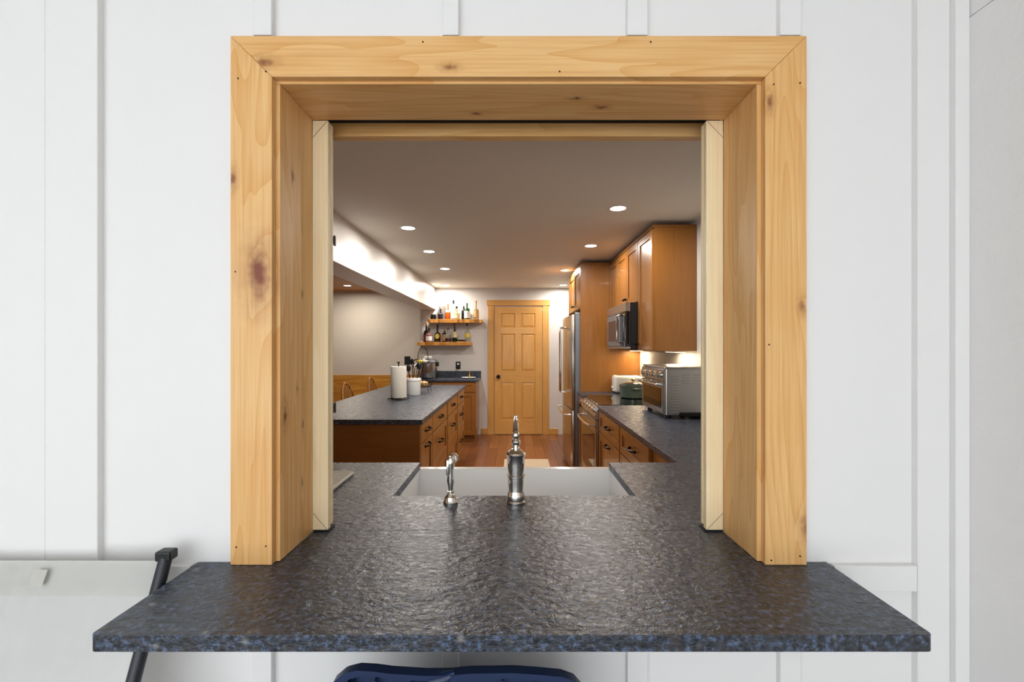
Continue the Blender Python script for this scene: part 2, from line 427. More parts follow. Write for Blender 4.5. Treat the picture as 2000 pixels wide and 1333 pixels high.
MB().box(dx0-.105, dx0-.006, DW-.022, DW, 0, 2.05, .002).build('casing_leg', 'doorwood', dr)
MB().box(dx1+.006, dx1+.105, DW-.022, DW, 0, 2.05, .002).build('casing_leg', 'doorwood', dr)
MB().box(dx0-.125, dx1+.125, DW-.03, DW, 2.052, 2.14, .003).build('casing_head', 'doorwood_h', dr)

# recessed lamps
def lamp_at(x, y, z, wv, col, r=.05):
    l = bpy.data.lights.new('downlight', 'AREA'); l.shape = 'DISK'; l.size = r*2; l.energy = wv; l.color = col; l.spread = math.radians(175)
    o = bpy.data.objects.new('downlight', l); COL.objects.link(o); o.location = (x, y, z)
    return o
CANS = [(.704, 3.08, 'over the counter by the toaster oven'), (.712, 4.22, 'over the front of the range'), (.627, 5.57, 'above the refrigerator doors'), (.745, 6.9, 'in the corner between refrigerator and back wall'),
        (-.835, 3.587, 'over the near end of the island'), (-.834, 4.469, 'over the middle of the island'), (-.829, 5.46, 'over the far end of the island'), (-1.034, 6.90, 'above the bottle shelves')]
def can(x, y, z, lab, grp):
    t = thing('recessed_light', (x, y, z), lab, 'ceiling light', grp)
    MB().lathe([(.052, -.004), (.068, -.004), (.071, -.001), (.071, 0), (.052, 0)], (x, y, z), 28, hollow=True).build('trim_ring', 'plasticw', t, True)
    MB().lathe([(0, -.003), (.052, -.003), (.052, -.0005), (0, -.0005)], (x, y, z), 28).build('lens', 'lens', t)
for x, y, d in CANS:
    can(x, y, ZCL, 'round recessed ceiling light '+d, 'recessed kitchen ceiling lights')
    lamp_at(x, y, ZCL-.008, LAMP_W, WARM)   # identical lamps
can(-2.63, 7.18, ZD, 'round recessed light in the wooden dining ceiling near the wall', None)
lamp_at(-2.63, 7.18, ZD-.008, 15, (1, .88, .70))

# ------------------------------------------------------------------ stone slabs
def rounded(pts, idx, r, n=5):
    out = []
    for i, p in enumerate(pts):
        if i not in idx: out.append(p); continue
        a, b, c = Vector(pts[i-1]), Vector(p), Vector(pts[(i+1) % len(pts)])
        u, v = (a-b).normalized(), (c-b).normalized(); cen = b+(u+v)*r
        for t in range(n+1):
            q = t/n*PI/2; out.append(tuple(cen - v*r*math.cos(q) - u*r*math.sin(q)))
    return out
lp = [(-.707, .757), (.699, .757), (.696, 1.0155), (.5425, 1.0155), (.5425, 1.18985), (-.5225, 1.18985), (-.5225, 1.0155), (-.705, 1.0155)]
led = MB().prism(rounded(lp, (0, 1), .010), .887, .915, 'xy', .0009)
solo(led, 'serving_ledge', 'granite', (0, 1.0, .887), 'dark speckled granite serving ledge projecting from the cedar window', 'ledge')
SXL, SXR, SY0, SY1, CY = -.389, .393, 1.467, 1.888, 1.888
cp = [(-.5225, 1.190), (.5425, 1.190), (.5425, YI), (XR-.001, YI+.001), (XR-.001, 3.735), (.68, 3.735), (.68, CY), (SXR, CY), (SXR, SY0), (SXL, SY0), (SXL, CY), (-1.75, CY), (-1.75, YI+.001), (-.5225, YI+.001)]
ctp = MB().prism(cp, .887, .915, 'xy', .0007)
solo(ctp, 'kitchen_countertop', 'granite', (0, 1.5, .887), 'dark leathered granite countertop wrapping the sink and right wall', 'countertop')
solo(MB().box(.68, XR-.001, 4.506, 4.875, .887, .915, .0014), 'kitchen_countertop', 'granite', (1, 4.7, .887), 'short dark granite countertop between range and refrigerator panel', 'countertop')

# ------------------------------------------------------------------ cabinet helpers
def mp(axis, pos, out):
    """map (a along the run, b outwards, z) to world min/max boxes"""
    if axis == 'x': return lambda a0, a1, b0, b1, z0, z1: (pos+out*b0, pos+out*b1, a0, a1, z0, z1)
    return lambda a0, a1, b0, b1, z0, z1: (a0, a1, pos+out*b0, pos+out*b1, z0, z1)
def shaker(parent, name, axis, pos, out, a0, a1, z0, z1, mat='cab', fr=.055, flat=False):
    f = mp(axis, pos, out); mb = MB(); g = .0015; a0 += g; a1 -= g; z0 += g; z1 -= g
    if flat: mb.box(*f(a0, a1, 0.0005, .020, z0, z1), .002)
    else:
        fz = min(fr, (z1-z0)*.28)
        mb.box(*f(a0, a0+fr, 0.0005, .020, z0, z1), .0012).box(*f(a1-fr, a1, 0.0005, .020, z0, z1), .0012)
        mb.box(*f(a0+fr, a1-fr, 0.0005, .0198, z0, z0+fz), .0012).box(*f(a0+fr, a1-fr, 0.0005, .0198, z1-fz, z1), .0012)
        mb.box(*f(a0+fr-.002, a1-fr+.002, .0005, .0105, z0+fz-.002, z1-fz+.002))
    return mb.build(name, mat, parent)
def pt(axis, pos, out, a, b, z): return (pos+out*b, a, z) if axis == 'x' else (a, pos+out*b, z)
def pull(door, axis, pos, out, a, z, L=.115, vertical=False):
    P = []
    for i in range(9):
        t = i/8; s_ = (t-.5)*L; b = .020+.03*math.sin(PI*min(1, max(0, (t*1.0))))**.5
        P.append(pt(axis, pos, out, a+(0 if vertical else s_), b, z+(s_ if vertical else 0)))
    mb = MB().tube(P, [.0075, .0065, .0055, .005, .005, .005, .0055, .0065, .0075], 8)
    for s_ in (-L/2, L/2):
        mb.ball(pt(axis, pos, out, a+(0 if vertical else s_), .022, z+(s_ if vertical else 0)), .010, (1, 1, 1), 8)
    return mb.build('pull_handle', 'bronze', door, True)
def knob(door, axis, pos, out, a, z):
    mb = MB().tube([pt(axis, pos, out, a, .020, z), pt(axis, pos, out, a, .034, z)], .005, 8).ball(pt(axis, pos, out, a, .042, z), .012, (1, 1, 1), 10)
    return mb.build('knob', 'bronze', door, True)
def carcass(t, x0, x1, y0, y1, z0, z1, toe=None, mat='cab'):
    MB().box(x0, x1, y0, y1, z0, z1, .001).build('body', mat, t)
    if toe: MB().box(*toe).build('toe_kick', 'cab_dark', t)

# right run base cabinets (faces at x = .715, looking -x)
FX = .715
def base_right(y0, y1, lab, lower=True):
    t = thing('base_cabinet', (1.03, (y0+y1)/2, 0), lab, 'cabinet', 'base cabinets along the right wall')
    carcass(t, FX, XR-.002, y0+.0005, y1-.0005, .10, .8865, (FX+.06, XR-.01, y0+.001, y1-.001, .001, .10))
    if lower:
        d = shaker(t, 'drawer', 'x', FX, -1, y0+.012, y1-.012, .705, .872); pull(d, 'x', FX, -1, (y0+y1)/2, .79)
        d = shaker(t, 'cabinet_door', 'x', FX, -1, y0+.012, y1-.012, .11, .698); pull(d, 'x', FX, -1, (y0+y1)/2, .655)
    return t
base_right(3.0, 3.735, 'stained wood base cabinet with drawer right next to the range')
base_right(2.34, 3.0, 'stained wood base cabinet with drawer between corner and range cabinet')
base_right(1.86, 2.34, 'plain stained wood corner cabinet where the two counters meet', False)
base_right(4.506, 4.875, 'narrow stained wood base cabinet between range and refrigerator', True)
# sink run (faces look +y, away from the window)
def base_sink(x0, x1, lab, z1=.8865, y1=1.862, doors=2, top=True):
    t = thing('base_cabinet', ((x0+x1)/2, 1.57, 0), lab, 'cabinet', 'base cabinets along the window wall')
    carcass(t, x0, x1, YI+.002, y1, .10, z1, (x0+.001, x1-.001, YI+.01, y1-.06, .001, .10))
    w_ = (x1-x0)/doors
    for i in range(doors):
        d = shaker(t, 'cabinet_door', 'y', y1, 1, x0+i*w_+.004, x0+(i+1)*w_-.004, .11, min(z1-.01, .872))
        pull(d, 'y', y1, 1, x0+(i+.5)*w_, z1-.06)
base_sink(-.45, .45, 'stained wood sink cabinet below the white apron sink', .60)
base_sink(-1.10, -.451, 'stained wood base cabinet left of sink under the drying mat')
base_sink(-1.74, -1.101, 'stained wood base cabinet at the end of the window counter')
base_sink(.451, .714, 'narrow stained wood base cabinet right of the apron sink', doors=1)

# apron sink
sk = thing('apron_sink', (0, 1.68, .61), 'white porcelain apron sink set under the granite counter', 'sink')
x0, x1, y0, y1, zt, zb = -.425, .429, 1.43, 1.935, .8855, .63
s = MB(); th = .022
s.box(x0, x1, y1-.040, y1, zb-.02, zt, .004, 2)
s.box(x0, -.389-.004, y0, y1-.040, zb-.02, zt).box(.393+.004, x1, y0, y1-.040, zb-.02, zt).box(-.393, .397, y0, y0+.033, zb-.02, zt)
s.box(x0, x1, y0, y1-.001, zb-.03, zb)
s.build('basin', 'white', sk)
MB().lathe([(0, .001), (.045, .001), (.045, .006), (.03, .004), (0, .003)], (0, 1.68, zb), 20).build('drain', 'chrome', sk, True)

# faucet seen from behind
fx, fy, z0 = .0055, 1.40, .915
fa = thing('faucet', (fx, fy, z0), 'polished nickel bridge faucet with lever standing behind the sink', 'faucet')
MB().lathe([(0, .0005), (.029, .0005), (.0295, .006), (.026, .010), (.027, .014), (.027, .028), (.0245, .032), (.023, .04), (.0255, .066), (.0255, .079), (.028, .081), (.028, .086), (.0255, .088), (.0265, .12), (.0275, .142), (.030, .146), (.031, .151), (.028, .156), (.020, .163), (.010, .168), (.0085, .174), (.013, .180), (.015, .187), (.012, .194), (.008, .197), (.011, .203), (.0125, .209), (.010, .215), (0, .218)], (fx, fy, z0), 28).build('body', 'chrome', fa, True)
MB().tube([(fx, fy, z0+.205), (fx, fy+.012, z0+.222), (fx, fy+.05, z0+.243), (fx, fy+.085, z0+.250)], [.008, .010, .0085, .006], 12).ball((fx, fy+.088, z0+.2505), .0075).build('lever', 'chrome', fa, True)
MB().tube([(fx, fy+.015, z0+.115), (fx, fy+.07, z0+.15), (fx, fy+.14, z0+.165), (fx, fy+.19, z0+.150), (fx, fy+.205, z0+.115)], [.014, .013, .012, .012, .014], 14).build('spout', 'chrome', fa, True)
px, py = -.195, 1.40
sp = thing('side_sprayer', (px, py, z0), 'polished nickel side sprayer standing left of the faucet', 'sprayer')
MB().lathe([(0, .0005), (.022, .0005), (.0225, .005), (.019, .010), (.0175, .020), (.010, .027), (.0085, .031), (.011, .033), (.011, .037), (0, .038)], (px, py, z0), 24).build('base', 'chrome', sp, True)
MB().lathe([(0, .036), (.007, .036), (.008, .05), (.0115, .068), (.009, .086), (.0095, .10), (.012, .12), (.012, .135), (.006, .143), (0, .144)], (px, py, z0), 20).build('handle', 'chrome', sp, True)
MB().lathe([(0, 0), (.011, 0), (.0155, .006), (.0155, .014), (.012, .019), (0, .019)], (px+.006, py+.012, z0+.133), 20, 'y').build('spray_head', 'chrome', sp, True)
MB().box(px-.012, px-.003, py-.017, py-.008, z0+.088, z0+.135, .003, 2).build('trigger', 'chrome', sp, True)

# drying mat on the counter
mt = thing('drying_mat', (-.83, 1.52, .915), 'pale ribbed drying mat lying on the counter left of sink', 'mat')
MB().box(-1.06, -.600, 1.33, 1.71, .9155, .927, .004, 2).build('pad', 'mat', mt)
for i in range(24):
    y = 1.34+i*.0155
    MB().box(-1.05, -.606, y, y+.008, .9265, .9305, .0015).build('rib', 'mat', mt)

# ------------------------------------------------------------------ island
isl = thing('kitchen_island', (-1.07, 4.37, 0), 'stained wood kitchen island with drawer stacks facing the sink aisle', 'island')
IX = -.645
carcass(isl, -1.30, IX, 3.05, 5.70, .10, .8805, (-1.25, IX-.06, 3.10, 5.65, .001, .10))
MB().box(-1.30, IX+.018, 3.03, 3.0495, .02, .880, .001).build('end_panel', 'cab_dark', isl)
cols = [3.052, 3.49, 4.26, 5.02, 5.70]
for i in range(4):
    a, b = cols[i]+.006, cols[i+1]-.006; mdl = (a+b)/2
    if i in (2, 3): a += .03; mdl = (a+b)/2
    d = shaker(isl, 'drawer', 'x', IX, 1, a, b, .735, .872, flat=True); pull(d, 'x', IX, 1, mdl, .805, .14)
    if i == 0:
        d = shaker(isl, 'cabinet_door', 'x', IX, 1, a, b, .11, .728); pull(d, 'x', IX, 1, mdl, .695, .14)
    else:
        d = shaker(isl, 'drawer', 'x', IX, 1, a, b, .43, .728); pull(d, 'x', IX, 1, mdl, .60, .14)
        d = shaker(isl, 'drawer', 'x', IX, 1, a, b, .11, .423); pull(d, 'x', IX, 1, mdl, .29, .14)
solo(MB().prism([(-1.56, 3.0), (-.605, 3.0), (-.605, 5.75), (-1.56, 5.75)], .881, .915, 'xy', .002), 'island_countertop', 'granite', (-1.08, 4.4, .881), 'dark leathered granite island top holding paper towels and crock', 'countertop')
for i, y in enumerate((4.279, 5.039)):
    t = thing('power_outlet', (IX, y, .79), 'black outlet with white sockets on the island, ' + ('nearer the paper towels end' if i == 0 else 'nearer the back wall end'), 'outlet', 'island outlets')
    MB().box(IX, IX+.006, y-.018, y+.018, .735, .855, .002).build('cover_plate', 'black', t)
    for z in (.775, .815): MB().box(IX+.005, IX+.010, y-.010, y+.010, z-.013, z+.013, .002).build('socket', 'plasticw', t)

def S(y): return 889./y
# paper towel
tx, ty, tz = -1.05, 4.14, .915
pt_ = thing('paper_towel_holder', (tx, ty, tz), 'black wrought iron holder carrying a paper towel roll', 'holder')
hb = MB().tube([(tx+.08*math.cos(a*PI/12), ty+.08*math.sin(a*PI/12), tz+.012) for a in range(24)], .004, 8, True)
for a in range(4):
    q = a*PI/2+.5; hb.tube([(tx, ty, tz+.014), (tx+.06*math.cos(q), ty+.06*math.sin(q), tz+.016), (tx+.095*math.cos(q), ty+.095*math.sin(q), tz+.012), (tx+.098*math.cos(q), ty+.098*math.sin(q), tz+.005)], .005, 8)
hb.build('base', 'bronze', pt_, True)
MB().tube([(tx, ty, tz+.014), (tx, ty, tz+.335)], .005, 8).ball((tx, ty, tz+.335), .010).tube([(tx-.014, ty, tz+.345), (tx, ty, tz+.325), (tx+.014, ty, tz+.345)], .004, 6).build('post', 'bronze', pt_, True)
solo(MB().lathe([(.020, 0), (.069, 0), (.070, .004), (.070, .276), (.069, .28), (.020, .28)], (tx, ty, tz+.0213), 36, hollow=True), 'paper_towel_roll', 'paper', (tx, ty, tz+.0213), 'white quilted paper towel roll standing on the island', 'paper towel', smooth=True)
# utensil crock
cx, cy = -1.0, 4.54
solo(MB().lathe([(0, .0005), (.062, .0005), (.066, .006), (.067, .14), (.072, .145), (.073, .165), (.070, .170), (.064, .168), (.062, .14), (.060, .02), (0, .018)], (cx, cy, .915), 32), 'utensil_crock', 'white', (cx, cy, .915), 'white ceramic crock full of cooking utensils on island', 'crock', smooth=True)
kinds = [('spatula', -.055, .02, .31, 'black flat spatula standing in the white crock'), ('ladle', -.022, .055, .30, 'black ladle standing in the white crock'), ('slotted_spoon', .008, -.015, .27, 'steel slotted spoon leaning in the white crock'),
         ('whisk', .025, .01, .28, 'steel wire whisk in the white crock'), ('cooking_spoon', .045, -.02, .26, 'black cooking spoon tilted right in the white crock'), ('serving_fork', .068, .0, .25, 'black serving fork leaning outward in the white crock'), ('cooking_spoon', -.03, -.055, .24, 'black cooking spoon at the front of the white crock')]
for nm, dx, dy, h, lab in kinds:
    b0 = Vector((cx+dx*.35, cy+dy*.35, .936)); top = Vector((cx+dx*1.25, cy+dy*1.2, .915+h)); dd = (top-b0).normalized()
    t = thing(nm, tuple(b0), lab, 'utensil', 'utensils in the crock')
    steel = nm in ('whisk', 'slotted_spoon', 'skimmer'); mt_ = 'chrome' if steel else 'black'
    MB().tube([b0, b0+(top-b0)*.5, top], [.005, .0055, .004], 8).build('shank', mt_, t, True)
    if nm == 'whisk':
        mb = MB()
        for q in range(5):
            an = q*PI/5; e = Vector((math.cos(an), math.sin(an), 0))
            mb.tube([top+e*(.022*math.sin(PI*j/10)*(1 if True else 0))*sg+dd*(.075*(1-math.cos(PI*j/10))/2) for sg in (1,) for j in range(11)], .0012, 5)
            mb.tube([top-e*(.022*math.sin(PI*j/10))+dd*(.075*(1-math.cos(PI*j/10))/2) for j in range(11)], .0012, 5)
        mb.build('wires', 'chrome', t, True)
    elif nm in ('spatula', 'turner'):
        MB().box(top.x-.03, top.x+.03, top.y-.003, top.y+.003, top.z-.01, top.z+.075, .0025, 2).build('blade', 'black', t)
    elif nm == 'serving_fork':
        mb = MB()
        for e in (-.010, -.003, .004, .011): mb.tube([top, top+Vector((e, 0, .02)), top+Vector((e*1.2, .004, .06))], .002, 6)
        mb.build('tines', 'black', t, True)
    else:
        MB().ball(top+Vector((0, 0, .03)), .030, (.8, .35, 1.15)).build('bowl', mt_, t, True)
# two-tier wire basket
bx, by = -.965, 4.82
bk = thing('tiered_wire_basket', (bx, by, .915), 'black two-tier wire fruit basket with arched handle on island', 'basket')
def ring(mb, z, r, rad=.0025): mb.tube([(bx+r*math.cos(a*PI/14), by+r*math.sin(a*PI/14), z) for a in range(28)], rad, 6, True)
def tier(z0, z1, r0, r1, nm):
    mb = MB(); ring(mb, z1, r1, .0035); ring(mb, (z0+z1)/2, (r0+r1)/2+.004); ring(mb, z0, r0)
    for a in range(18):
        c_, s_ = math.cos(a*PI/9), math.sin(a*PI/9)
        mb.tube([(bx+r1*c_, by+r1*s_, z1), (bx+((r0+r1)/2+.004)*c_, by+((r0+r1)/2+.004)*s_, (z0+z1)/2), (bx+r0*c_, by+r0*s_, z0), (bx, by, z0-.004)], .0016, 5)
    mb.build(nm, 'bronze', bk, True)
tier(.975, 1.055, .085, .125, 'lower_tier'); tier(1.215, 1.262, .055, .085, 'upper_tier')
mb = MB().tube([(bx, by, .972), (bx, by, 1.215)], .004, 8)
mb.tube([(bx+.055*math.cos(a*PI/12), by, 1.262+.135*math.sin(a*PI/12)) for a in range(13)], .0035, 8); mb.build('handle', 'bronze', bk, True)
for a in (PI/4, 3*PI/4, 5*PI/4, 7*PI/4):
    MB().tube([(bx+.085*math.cos(a), by+.085*math.sin(a), .975), (bx+.11*math.cos(a), by+.11*math.sin(a), .9195)], .003, 6).build('foot', 'bronze', bk, True)
solo(MB().ball((bx-.029, by-.018, 1.2412), .025, (1.2, 1, 1)), 'lemon', 'lemon', (bx-.035, by-.02, 1.215), 'yellow lemon in the top tier of the wire basket', 'lemon', smooth=True)
solo(MB().ball((bx+.028, by-.012, 1.2394), .026, (1, 1, .9)), 'garlic_bulb', 'garlic', (bx+.032, by-.015, 1.215), 'white garlic bulb beside lemon in wire basket', 'garlic', smooth=True)
solo(MB().ball((bx+.002, by+.040, 1.2430), .027), 'garlic_bulb', 'garlic', (bx+.005, by+.045, 1.215), 'small garlic bulb behind the lemon in wire basket', 'garlic', smooth=True)
solo(MB().ball((bx+.02, by-.045, 1.0072), .038, (1.2, 1, .8)), 'bread_roll', 'bread', (bx+.02, by-.045, .98), 'pale bread roll in the lower tier of the wire basket', 'bread', smooth=True)
solo(MB().ball((bx-.045, by+.02, 1.012), .036), 'onion', 'onion', (bx-.045, by+.02, .976), 'brown onion in the lower tier of the wire basket', 'onion', smooth=True)

# ------------------------------------------------------------------ back-left counter with cooker
bc = thing('base_cabinet', (-1.02, 6.93, 0), 'stained wood base cabinet below the bottle shelves', 'cabinet')
carcass(bc, XB0+.01, -.556, 6.635, YB2-.001, .10, .8865, (XB0+.02, -.575, 6.69, YB2-.01, .001, .10), 'cab')
for i, (a, b) in enumerate(((-1.485, -1.02), (-1.02, -.56))):
    d = shaker(bc, 'drawer', 'y', 6.635, -1, a, b, .735, .872, 'cab'); pull(d, 'y', 6.635, -1, (a+b)/2, .80)
    d = shaker(bc, 'cabinet_door', 'y', 6.635, -1, a, b, .11, .728, 'cab'); knob(d, 'y', 6.635, -1, (a if i else b)+(.03 if i else -.03), .69)
bct = thing('back_countertop', (-1.0, 6.92, .887), 'black granite countertop with backsplash under the bottle shelves', 'countertop')
MB().prism([(XB0+.003, 6.605), (-.52, 6.605), (-.52, YB2-.001), (XB0+.003, YB2-.001)], .887, .915, 'xy', .0014).build('slab', 'granite', bct)
MB().box(XB0+.003, -.524, YB2-.022, YB2-.001, .9155, 1.012, .0014).build('backsplash', 'granite', bct)
qx, qy = -1.31, 6.92
ck = thing('pressure_cooker', (qx, qy, .915), 'steel electric pressure cooker with black lid by the outlet', 'cooker')
MB().lathe([(0, .012), (.135, .012), (.140, .02), (.140, .235), (.136, .24), (0, .24)], (qx, qy, .915), 32).build('body', 'steel', ck, True)
MB().lathe([(0, .0005), (.120, .0005), (.137, .006), (.137, .02), (0, .02)], (qx, qy, .915), 28).build('base', 'black', ck, True)
MB().lathe([(.141, .235), (.147, .245), (.145, .262), (.125, .288), (.07, .302), (0, .305)], (qx, qy, .915), 32).build('lid', 'steel_dk', ck, True)
MB().box(qx-.06, qx+.06, qy-.02, qy+.02, 1.215, 1.252, .01, 2).build('lid_handle', 'plasticw', ck)
MB().box(qx+.135, qx+.165, qy-.045, qy+.045, 1.10, 1.165, .008, 2).build('side_handle', 'black', ck)
MB().box(qx+.136, qx+.155, qy-.03, qy+.03, .93, 1.0, .006, 2).build('condensation_cup', 'black', ck)
ox, oz = -.89, 1.10
t = thing('wall_outlet', (ox, YB2, oz), 'black wall outlet with plug beneath the lower bottle shelf', 'outlet')
MB().box(ox-.038, ox+.038, YB2-.007, YB2-.0005, oz-.06, oz+.06, .002).build('cover_plate', 'black', t)
MB().box(ox-.017, ox+.017, YB2-.010, YB2-.006, oz+.008, oz+.038, .003).build('socket', 'plasticw', t)
MB().box(ox-.014, ox+.014, YB2-.032, YB2-.006, oz-.040, oz-.010, .004).build('plug', 'black', t)
MB().tube([(ox, YB2-.034, oz-.03), (ox-.005, YB2-.05, oz-.07), (ox-.06, YB2-.07, .985), (ox-.16, YB2-.10, .945), (qx+.16, qy+.03, .945), (qx+.145, qy+.02, .95)], .0035, 6).build('power_cord', 'rubber', ck, True)
dx_, dy_ = -.685, 6.86
solo(MB().lathe([(0, .001), (.06, .001), (.10, .014), (.112, .022), (.108, .024), (.06, .008), (0, .006)], (dx_, dy_, .915), 28, sx=1, sy=.7), 'oval_dish', 'white', (dx_, dy_, .915), 'pale green-white dish holding a brass candlestick', 'dish', smooth=True)
solo(MB().lathe([(0, .007), (.020, .007), (.021, .022), (.017, .028), (.013, .045), (.015, .05), (.011, .056), (.010, .062), (.010, .115), (.006, .12), (0, .12)], (dx_+.012, dy_, .915), 18), 'candlestick', 'brass', (dx_+.012, dy_, .923), 'small brass candlestick standing in the pale dish', 'candlestick', smooth=True)

# ------------------------------------------------------------------ shelves and bottles
def shelf(x0, x1, z0, z1, lab):
    pts = [(x0, YB2-.001), (x1, YB2-.001)]; n = 22; rnd = random.Random(int(z0*100))
    for i in range(n+1): pts.append((x1-(x1-x0)*i/n, 7.0+.012*math.sin(i*1.1)+rnd.uniform(-.008, .008)))
    return solo(MB().prism(pts, z0, z1, 'xy', .003), 'floating_shelf', 'slab', ((x0+x1)/2, 7.12, z0), lab, 'shelf', 'live-edge wall shelves')
ZS1, ZS2 = 1.82, 1.469
shelf(-1.325, -.50, ZS1-.055, ZS1, 'live-edge wooden wall shelf holding the green gin bottle, upper one')
shelf(-1.490, -.665, ZS2-.052, ZS2, 'live-edge wooden wall shelf holding the wine bottle, lower one')
PX = 1/11.106/125.2          # crop pixel to metre at the shelf
def bx_(px): return (800+px/11.106-1004)/125.2
def bottle(px0, px1, h, z, glass_, label, name='liquor_bottle', neck=.32, cap='black', lab=None, lz=(.15, .5), y=7.10, square=False, shoulder=.14, caph=.07, nr=.30):
    x = (bx_(px0)+bx_(px1))/2; r = (bx_(px1)-bx_(px0))/2
    t = thing(name, (x, y, z), label, 'bottle', 'bottles on the wall shelves')
    n = 4 if square else 22
    hb = h*(1-neck); rn = max(.012, r*nr*1.15)
    prof = [(0, .0005), (r*.92, .0005), (r, .006), (r, hb-h*shoulder)]
    for i in range(1, 6):
        q = i/5*PI/2; prof.append((rn+(r-rn)*math.cos(q), hb-h*shoulder+h*shoulder*math.sin(q)))
    prof += [(rn, h*(1-caph)), (0, h*(1-caph))]
    MB().lathe(prof, (x, y, z), 22).build('glass_body', glass_, t, True)
    MB().lathe([(0, h*(1-caph)-.004), (rn*1.12, h*(1-caph)-.004), (rn*1.15, h-.002), (rn*.9, h), (0, h)], (x, y, z), 16).build('cap', cap, t, True)
    if lab:
        MB().lathe([(r+.0003, h*lz[0]), (r+.0012, h*lz[0]), (r+.0012, h*lz[1]), (r+.0003, h*lz[1])], (x, y, z), 22, hollow=True).build('paper_label', lab, t, True)
    return t, x, r
u = lambda p0, p1: (p1-p0)/11.106/125.2
# upper shelf
x_ = bx_(517)
t = thing('squat_jar', (x_, 7.08, ZS1), 'squat black jar at the left end of the upper shelf', 'jar', None)
MB().lathe([(0, .0005), (.040, .0005), (.045, .006), (.045, .05), (.040, .06), (0, .06)], (x_, 7.08, ZS1), 20).build('body', 'g_black', t, True)
MB().lathe([(0, .059), (.042, .059), (.042, .078), (.039, .08), (0, .08)], (x_, 7.08, ZS1), 20).build('lid', 'black', t, True)
t = thing('gift_carton', (bx_(690), 7.17, ZS1), 'tall grey gift carton behind the round dark bottle', 'carton')
MB().box(bx_(622), bx_(762), 7.13, 7.22, ZS1+.0005, ZS1+.213, .002).build('box', 'carton', t)
MB().lathe([(0, 0), (.012, 0), (.012, .002), (0, .002)], (bx_(690), 7.127, ZS1+.19), 14, 'y').build('emblem', 'lab_tan', t)
bottle(622, 732, .165, ZS1, 'g_violet', 'small dark bottle in front of the grey carton', neck=.42, lab='g_violet', y=7.07, nr=.28)
bottle(775, 890, .27, ZS1, 'g_amber', 'bright amber whiskey bottle with white neck band', neck=.42, cap='lab_white', lab='lab_cream', lz=(.42, .54), nr=.24)
bottle(902, 985, .31, ZS1, 'g_clear', 'tall clear bottle with white label and black cap', neck=.34, lab='lab_white', lz=(.08, .58), caph=.18, y=7.14, nr=.36)
bottle(958, 1100, .205, ZS1, 'g_straw', 'squat pale straw bottle with dark stopper', neck=.45, lab='lab_cream', lz=(.08, .34), y=7.06, caph=.14, nr=.22)
bottle(1115, 1225, .215, ZS1, 'g_black', 'round black bottle beside the green gin bottle', neck=.22, y=7.14, nr=.28, shoulder=.2)
bottle(1190, 1310, .255, ZS1, 'g_green', 'green gin bottle with large white label', neck=.30, cap='g_green', lab='lab_white', lz=(.08, .52), y=7.07, nr=.16, shoulder=.12)
bottle(1385, 1500, .295, ZS1, 'g_tan', 'clear bottle with tan label and cork stopper', neck=.42, cap='cork', lab='lab_tan', lz=(.12, .46), caph=.09, nr=.22)
# lower shelf
bottle(285, 400, .325, ZS2, 'g_wine', 'tall dark wine bottle with gold foil neck', 'wine_bottle', neck=.42, cap='lab_tan', lab='redwax', lz=(.06, .36), caph=.20, y=7.17, nr=.28)
bottle(368, 500, .215, ZS2, 'g_rose', 'stout pinkish bottle with illustrated label', neck=.34, lab='lab_white', lz=(.10, .42), y=7.05, caph=.16, nr=.28)
bottle(540, 672, .275, ZS2, 'g_brown', 'brown bourbon bottle with round yellow label', neck=.45, lab=None, caph=.18, y=7.10, nr=.24)
MB().lathe([(0, 0), (.033, 0), (.033, .0025), (0, .0025)], (bx_(613), 7.10-(bx_(672)-bx_(540))/2-.002, ZS2+.092), 20, 'y', 1., 1.25).build('round_label', 'lab_yellow', bpy.data.objects[[o.name for o in bpy.data.objects if o.get('label') == 'brown bourbon bottle with round yellow label'][0]])
bottle(692, 800, .195, ZS2, 'g_brown', 'flat-shouldered brown bottle with tan label behind clear one', neck=.26, cap='cork', lab='lab_tan', lz=(.1, .62), y=7.15, shoulder=.06, nr=.26)
bottle(775, 920, .225, ZS2, 'g_clear', 'round clear decanter bottle with red wax cap', neck=.40, cap='redwax', lab='g_brown', lz=(.03, .26), y=7.06, caph=.13, nr=.2)
bottle(925, 1030, .295, ZS2, 'g_dgreen', 'dark green whiskey bottle with cream label', neck=.40, cap='redwax', lab='lab_cream', lz=(.24, .56), caph=.16, nr=.3)
bottle(1190, 1300, .30, ZS2, 'g_clear', 'slim clear bottle with gold label and black cap', neck=.40, lab='lab_yellow', lz=(.24, .46), caph=.12, y=7.12, nr=.24)
px_ = bx_(1125)
for i, (m_, h_, z_, lb) in enumerate((('bread', .010, 0, 'pale wooden coaster tray under the dark dish on lower shelf'), ('g_wine', .026, .0105, 'flat dark dish stacked on a wooden tray, lower shelf'), ('lab_white', .010, .037, 'white saucer topping the dark dish on lower shelf'))):
    rr = (.078, .074, .055)[i]
    solo(MB().lathe([(0, .0003), (rr*.9, .0003), (rr, h_*.6), (rr, h_), (0, h_)], (px_, 7.08, ZS2+z_), 24), ('coaster_tray', 'shallow_dish', 'saucer')[i], m_, (px_, 7.08, ZS2+z_), lb, ('tray', 'dish', 'saucer')[i], smooth=True)
solo(MB().lathe([(0, .0003), (.022, .0003), (.032, .008), (.030, .010), (0, .004)], (bx_(270), 7.05, ZS2), 18), 'saucer', 'white', (bx_(270), 7.05, ZS2), 'tiny white saucer beside the tall wine bottle', 'saucer', smooth=True)

